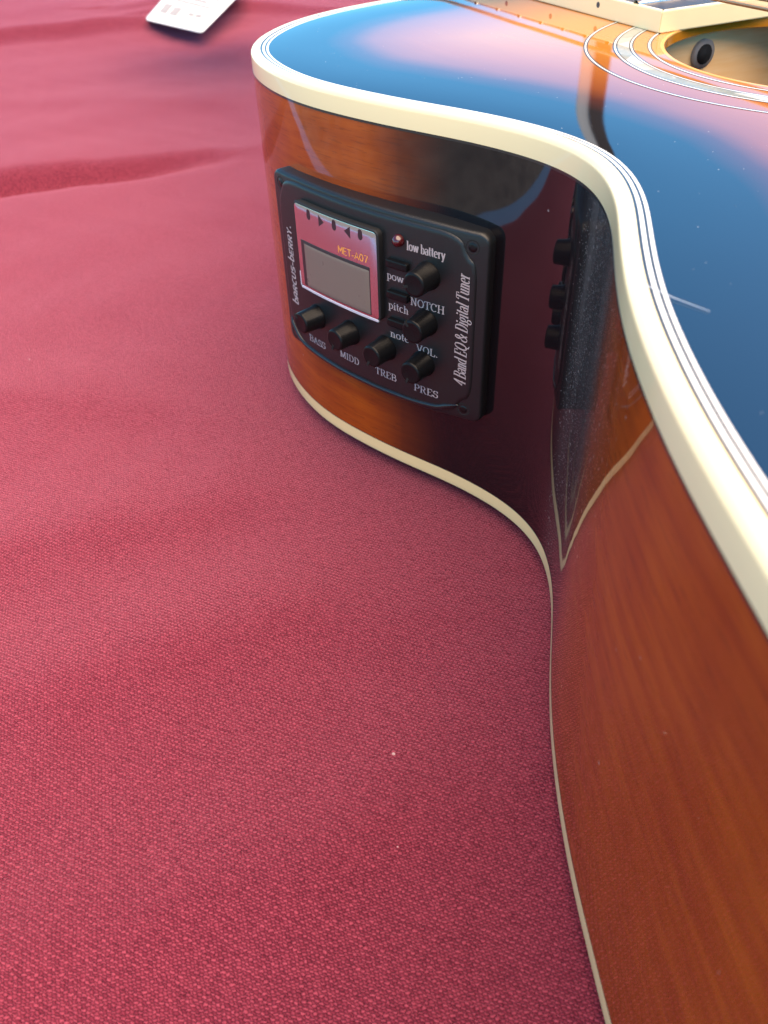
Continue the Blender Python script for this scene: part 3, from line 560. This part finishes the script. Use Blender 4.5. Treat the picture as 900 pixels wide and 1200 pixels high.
# ------------------------------------------------------------------ lettering (strokes with a broad-nib contrast)
def arc(cx_, cy_, rx, ry, a0, a1, n=10): return [(cx_ + rx * math.cos(R(a0 + (a1 - a0) * k / n)), cy_ + ry * math.sin(R(a0 + (a1 - a0) * k / n))) for k in range(n + 1)]
def sf(x, y, w_=0.15): return [(x - w_, y), (x + w_, y)]
x_ = 0.66
GL = {
 'l': (0.34, [[(.17, 0), (.17, 1)], sf(.17, 0), [(.03, 1), (.2, 1)]]), 'i': (0.34, [[(.17, 0), (.17, x_)], sf(.17, 0), [(.03, x_), (.2, x_)], [(.17, .82), (.17, .96)]]),
 'o': (0.56, [arc(.28, x_ / 2, .21, x_ / 2, 0, 360, 18)]), 'e': (0.52, [[(.08, .36), (.45, .36)], arc(.27, x_ / 2, .2, x_ / 2, 5, 310, 16)]),
 'w': (0.80, [[(.08, x_), (.25, 0)], [(.25, 0), (.40, x_)], [(.40, x_), (.57, 0)], [(.57, 0), (.72, x_)], sf(.1, x_, .1), sf(.7, x_, .1)]),
 'b': (0.58, [[(.15, 0), (.15, 1)], [(.02, 1), (.18, 1)], arc(.28, x_ / 2, .22, x_ / 2, 130, -130, 16)]), 'd': (0.58, [[(.43, 0), (.43, 1)], [(.3, 1), (.46, 1)], sf(.5, 0, .08), arc(.28, x_ / 2, .21, x_ / 2, 50, 310, 16)]),
 'p': (0.58, [[(.15, -.3), (.15, x_)], sf(.15, -.3), [(.02, x_), (.18, x_)], arc(.28, x_ / 2, .22, x_ / 2, 130, -130, 16)]),
 'a': (0.50, [arc(.23, .48, .17, .18, 160, 0, 8) + [(.40, .06), (.48, 0)], arc(.22, .19, .16, .18, 40, 320, 12)]),
 't': (0.36, [[(.16, .92), (.16, .12), (.22, .02), (.33, .04)], [(.02, x_), (.32, x_)]]), 'r': (0.44, [[(.15, 0), (.15, x_)], sf(.15, 0), [(.02, x_), (.16, x_)], [(.17, .44), (.27, x_), (.40, .60)]]),
 'y': (0.54, [[(.08, x_), (.28, 0)], [(.46, x_), (.28, 0), (.2, -.26), (.06, -.25)], sf(.1, x_, .1), sf(.45, x_, .09)]),
 'c': (0.48, [arc(.27, x_ / 2, .2, x_ / 2, 50, 310, 14)]), 'h': (0.60, [[(.15, 0), (.15, 1)], sf(.15, 0), [(.02, 1), (.16, 1)], [(.16, .48)] + arc(.30, .46, .14, .19, 140, 0, 6) + [(.44, 0)], sf(.46, 0, .12)]),
 'n': (0.60, [[(.15, 0), (.15, x_)], sf(.15, 0), [(.02, x_), (.16, x_)], [(.16, .48)] + arc(.30, .46, .14, .19, 140, 0, 6) + [(.44, 0)], sf(.46, 0, .12)]),
 'u': (0.60, [[(.14, x_), (.14, .2)] + arc(.29, .2, .15, .2, 180, 330, 6), [(.44, x_), (.44, 0)], [(.03, x_), (.16, x_)], [(.33, x_), (.46, x_)], sf(.5, 0, .08)]),
 'g': (0.54, [arc(.26, .42, .18, .23, 0, 360, 14), [(.16, .2), (.13, .08), (.40, .02), (.45, -.12)] + arc(.26, -.14, .2, .15, 0, -180, 8) + [(.1, -.02), (.2, .06)], [(.40, .6), (.52, .64)]]),
 'N': (0.80, [[(.16, 0), (.16, 1)], [(.16, 1), (.62, 0)], [(.62, 0), (.62, 1)], sf(.16, 0, .13), sf(.12, 1, .12), sf(.64, 1, .13)]), 'O': (0.80, [arc(.4, .5, .31, .5, 0, 360, 22)]), 'Q': (0.80, [arc(.4, .5, .31, .5, 0, 360, 22), [(.38, .12), (.55, -.15), (.78, -.2)]]),
 'T': (0.70, [[(.35, 0), (.35, 1)], sf(.35, 0, .16), [(.04, .78), (.05, 1), (.65, 1), (.66, .78)]]), 'C': (0.74, [arc(.4, .5, .31, .5, 48, 312, 18), [(.62, .7), (.63, .98)]]),
 'H': (0.84, [[(.18, 0), (.18, 1)], [(.66, 0), (.66, 1)], [(.18, .52), (.66, .52)], sf(.18, 0), sf(.18, 1), sf(.66, 0), sf(.66, 1)]), 'V': (0.74, [[(.1, 1), (.37, 0)], [(.37, 0), (.64, 1)], sf(.12, 1, .13), sf(.62, 1, .12)]),
 'L': (0.66, [[(.18, 0), (.18, 1)], sf(.18, 1), [(.04, 0), (.58, 0), (.61, .28)]]), 'B': (0.72, [[(.18, 0), (.18, 1)], [(.04, 1), (.38, 1)] + arc(.38, .76, .2, .24, 90, -90, 8) + [(.18, .52)], [(.38, .52)] + arc(.4, .26, .24, .26, 90, -90, 8) + [(.04, 0)]]),
 'A': (0.76, [[(.36, 1), (.12, 0)], [(.36, 1), (.62, 0)], [(.2, .34), (.54, .34)], sf(.12, 0, .11), sf(.63, 0, .13)]), 'S': (0.58, [arc(.3, .74, .2, .26, 30, 250, 10)[:-1] + arc(.28, .27, .22, .27, 80, -150, 12), [(.48, .74), (.48, .98)], [(.06, .02), (.06, .28)]]),
 'M': (0.96, [[(.16, 0), (.16, 1)], [(.16, 1), (.46, .05)], [(.46, .05), (.78, 1)], [(.78, 0), (.78, 1)], sf(.16, 0, .12), sf(.8, 0, .14), sf(.12, 1, .1), sf(.82, 1, .1)]), 'I': (0.38, [[(.19, 0), (.19, 1)], sf(.19, 0), sf(.19, 1)]),
 'D': (0.78, [[(.18, 0), (.18, 1)], [(.04, 1), (.36, 1)] + arc(.36, .5, .32, .5, 90, -90, 14) + [(.04, 0)]]), 'R': (0.76, [[(.18, 0), (.18, 1)], sf(.18, 0), [(.04, 1), (.38, 1)] + arc(.38, .75, .21, .25, 90, -90, 8) + [(.18, .5)], [(.38, .5), (.62, 0), (.76, 0)]]),
 'E': (0.70, [[(.18, 0), (.18, 1)], [(.04, 1), (.58, 1), (.6, .76)], [(.18, .52), (.46, .52)], [(.04, 0), (.6, 0), (.63, .26)]]), 'P': (0.68, [[(.18, 0), (.18, 1)], sf(.18, 0), [(.04, 1), (.38, 1)] + arc(.38, .73, .23, .27, 90, -90, 8) + [(.18, .46)]]),
 '4': (0.60, [[(.42, 0), (.42, 1)], [(.42, 1), (.05, .28), (.58, .28)], sf(.42, 0, .12)]), '&': (0.82, [[(.74, .56), (.62, .3)] + arc(.3, .26, .26, .26, -30, -270, 12) + arc(.34, .78, .15, .22, 300, 90, 8) + arc(.34, .78, .15, .22, 90, -60, 4), [(.24, .66), (.74, 0)]]),
 '.': (0.28, [[(.1, .06), (.2, .06)], [(.15, 0), (.15, .14)]]), ' ': (0.26, []),
}
SANS = {
 'b': (0.62, [[(.14, 1.0), (.14, .07)], [(.14, .07), (.34, .07)] + arc(.34, .31, .2, .24, -90, 90, 8) + [(.14, .55)]]), 'a': (0.62, [[(.1, 0), (.1, .42)] + arc(.3, .42, .2, .22, 180, 0, 8) + [(.5, 0)], [(.1, .26), (.5, .26)]]),
 'r': (0.62, [[(.12, 0), (.12, .64), (.36, .64)] + arc(.36, .49, .14, .15, 90, -90, 6) + [(.14, .33)], [(.32, .33), (.52, 0)]]), 'c': (0.60, [[(.52, .63), (.3, .63)] + arc(.3, .35, .2, .28, 90, 270, 8) + [(.52, .07)]]),
 'u': (0.62, [[(.1, .68), (.1, .25)] + arc(.3, .27, .2, .2, 180, 360, 8) + [(.5, .68)]]), 's': (0.56, [[(.48, .63), (.24, .63)] + arc(.24, .5, .13, .13, 90, 270, 6) + arc(.32, .22, .15, .15, 90, -90, 6) + [(.08, .07)]]),
 '-': (0.40, [[(.05, .32), (.35, .32)]]), 'e': (0.56, [[(.48, .64), (.1, .64), (.1, .06), (.48, .06)], [(.1, .35), (.42, .35)]]), 'y': (0.60, [[(.08, .68), (.3, .34), (.52, .68)], [(.3, .36), (.3, 0)]]), '.': (0.28, [[(.1, .07), (.24, .07)]]),
 'M': (0.8, [[(.1, 0), (.1, 1)], [(.1, 1), (.4, .3)], [(.4, .3), (.7, 1)], [(.7, 1), (.7, 0)]]), 'E': (0.62, [[(.55, 1), (.1, 1), (.1, 0), (.55, 0)], [(.1, .52), (.48, .52)]]), 'T': (0.66, [[(.05, 1), (.6, 1)], [(.33, 1), (.33, 0)]]), 'A': (0.72, [[(.06, 0), (.36, 1), (.66, 0)], [(.18, .32), (.54, .32)]]),
 '0': (0.66, [arc(.33, .5, .23, .5, 0, 360, 18)]), '7': (0.62, [[(.08, 1), (.54, 1), (.24, 0)]]),
}
def lettering(text, u0, z0, hgt, length, mat, font=GL, ang=0, slant=0.0, thick=0.18, thin=0.065, d=0.05):
    adv = sum(font[c][0] for c in text); sx = length / (adv * hgt); V, F = [], []; pen = 0.0; lvl = 0
    ca, sa = math.cos(R(ang)), math.sin(R(ang))
    for c in text:
        w_, strokes = font[c]
        for st in strokes:
            P = np.array(st); n = len(P); L, Rr = [], []
            for i in range(n):
                a = P[max(i - 1, 0)]; b = P[min(i + 1, n - 1)]; t = b - a; l = math.hypot(*t) or 1; t = t / l
                hw = 0.5 * (thin + (thick - thin) * abs(t[1]) ** 1.5)
                nx, ny = -t[1] / max(sx, 0.3) * 1.0, t[0]
                L.append((P[i][0] + nx * hw, P[i][1] + ny * hw)); Rr.append((P[i][0] - nx * hw, P[i][1] - ny * hw))
            lvl += 1; base = len(V)
            for (a, b), (a2, b2) in zip(L, Rr):
                for (x, y) in ((a, b), (a2, b2)):
                    X_ = (pen + x + slant * y) * hgt * sx; Y_ = y * hgt
                    V.append(PM(u0 + X_ * ca - Y_ * sa, z0 + X_ * sa + Y_ * ca, d + 0.0015 * lvl))
            for i in range(n - 1): F.append((base + 2 * i, base + 2 * i + 1, base + 2 * i + 3, base + 2 * i + 2))
        pen += w_
    o = mesh_obj('lettering', V, F, mat, preamp, False); o['label'] = 'printed word %s' % text.strip('.')
    return o
lettering('low battery', 57.4, 79.9, 2.5, 12.4, M['print'])
lettering('power', 50.3, 69.9, 2.2, 9.0, M['print']); lettering('pitch', 50.6, 60.9, 2.3, 7.4, M['print']); lettering('note', 51.0, 51.9, 2.3, 7.2, M['print'])
lettering('NOTCH', 58.6, 64.3, 2.25, 11.4, M['print']); lettering('VOL.', 60.6, 50.2, 2.2, 7.4, M['print']); lettering('PRES', 59.6, 36.6, 2.25, 8.8, M['print'])
lettering('TREB', 44.5, 37.0, 2.25, 8.6, M['print']); lettering('MIDD', 28.6, 36.9, 2.25, 9.0, M['print']); lettering('BASS', 12.2, 36.2, 2.25, 9.0, M['print'])
lettering('4 Band EQ & Digital Tuner', 77.2, 43.4, 3.7, 33.8, M['print'], ang=90, slant=0.25, thick=0.12, thin=0.05)
lettering('barcus-berry.', 7.6, 46.6, 3.8, 26.6, M['print'], font=SANS, ang=90, slant=0.15, thick=0.15, thin=0.13)
lettering('MET-A07', du(31.2), dz(72.0), 2.0, 12.0, M['orange'], font=SANS, thick=0.17, thin=0.13, d=DD + 0.12)

# hair-thin scratch across the binding of the lower bout
def sliver(name, pts, z, wid, mat, parent):
    P = [Vector((x, y, 0)) for x, y in pts]; V, F = [], []
    for i, q in enumerate(P):
        t = (P[min(i + 1, len(P) - 1)] - P[max(i - 1, 0)]).normalized(); n = Vector((-t.y, t.x, 0)); k = wid * (1 - 0.7 * i / (len(P) - 1))
        for s in (-1, 1):
            for zz in (0, 0.00004): V.append((q.x + n.x * k * s, q.y + n.y * k * s, z + zz))
    for i in range(len(P) - 1):
        a = i * 4; F += [(a, a + 4, a + 5, a + 1), (a + 2, a + 3, a + 7, a + 6), (a + 1, a + 5, a + 7, a + 3), (a, a + 2, a + 6, a + 4)]
    return mesh_obj(name, V, F, mat, parent, False)
sliver('scratch', [(-0.1472, -0.0904), (-0.1462, -0.0971), (-0.1446, -0.1028)], H + 0.00008, 0.00006, M['scratch'], sb)

# ------------------------------------------------------------------ printed card far up on the cloth
def card(name, corners, lift, parent=None, r_=0.008):
    A, B, C, D = [np.array(q) for q in corners]; n1, n2 = 14, 14; V = []
    def pt(s, t):
        q = A * (1 - s) * (1 - t) + B * s * (1 - t) + C * s * t + D * (1 - s) * t; zc = float(cloth_z(q[None])[0])
        return (q[0], q[1], Y0 + lift(s, t))
    # rounded corners: outline in s,t
    rr = 0.05; P = []
    for cs, ct, a0 in ((1 - rr, 1 - rr, 0), (rr, 1 - rr, 90), (rr, rr, 180), (1 - rr, rr, 270)):
        P += [(cs + rr * math.cos(R(a0 + 90 * k / 5)), ct + rr * math.sin(R(a0 + 90 * k / 5))) for k in range(6)]
    P = densify(P, seg=0.07)
    rings = []
    for t in np.linspace(0, 0.99, 10): rings.append([pt(s + (0.5 - s) * t, tt_ + (0.5 - tt_) * t) for s, tt_ in P])
    V, F = loft(rings); F.append(tuple(9 * len(P) + j for j in range(len(P))))
    o = mesh_obj(name, V, F, M['paper'], parent)
    if sum(p_.normal.z for p_ in o.data.polygons) < 0: o.data.flip_normals()
    s_ = o.modifiers.new('thick', 'SOLIDIFY'); s_.thickness = 0.0007; s_.offset = -1
    return o, pt
lf = lambda s, t: 0.009 + 0.012 * t + 0.003 * s
kd, kpt = card('printed_card', [(-0.240, 1.025), (-0.163, 0.925), (-0.136, 1.10), (-0.232, 1.26)], lf)
tag(kd, 'white printed card lying on the red cloth left of the guitar', 'card')
lf2 = lambda s, t: 0.006 + 0.010 * t + 0.003 * s
for s0_, s1_, t0_, t1_ in ((0.12, 0.26, 0.16, 0.34), (0.30, 0.44, 0.16, 0.32), (0.58, 0.68, 0.22, 0.28), (0.70, 0.80, 0.22, 0.29), (0.2, 0.8, 0.42, 0.46), (0.2, 0.7, 0.5, 0.55), (0.2, 0.85, 0.60, 0.64), (0.2, 0.6, 0.7, 0.76)):
    n_ = 6; V = []
    for i in range(n_ + 1):
        for j in range(n_ + 1):
            q = kpt(s0_ + (s1_ - s0_) * i / n_, t0_ + (t1_ - t0_) * j / n_); V.append((q[0], q[1], q[2] + 0.0005))
    F = [(i * (n_ + 1) + j, (i + 1) * (n_ + 1) + j, (i + 1) * (n_ + 1) + j + 1, i * (n_ + 1) + j + 1) for i in range(n_) for j in range(n_)]
    mesh_obj('print_block', V, F, M['ink'], kd, False)

# stall post standing behind the table; the glossy top mirrors it
az = R(14.6); dist = 2.6
pl = empty('stall_post', (dist * math.sin(az), dist * math.cos(az), -0.78), -az); tag(pl, 'dark steel stall post with a pale sleeve behind the table', 'post')
V, F = box(-0.022, 0.020, -0.03, 0.03, 0.0, 3.2); part('post', (V, F), M['pole_dark'], pl, bev=0.004)
V, F = box(-0.060, -0.0225, -0.02, 0.02, 0.002, 3.1); part('sleeve', (V, F), M['pole_pale'], pl, bev=0.004)
V, F = box(-0.08, 0.08, -0.08, 0.08, 0.0005, 0.0015);
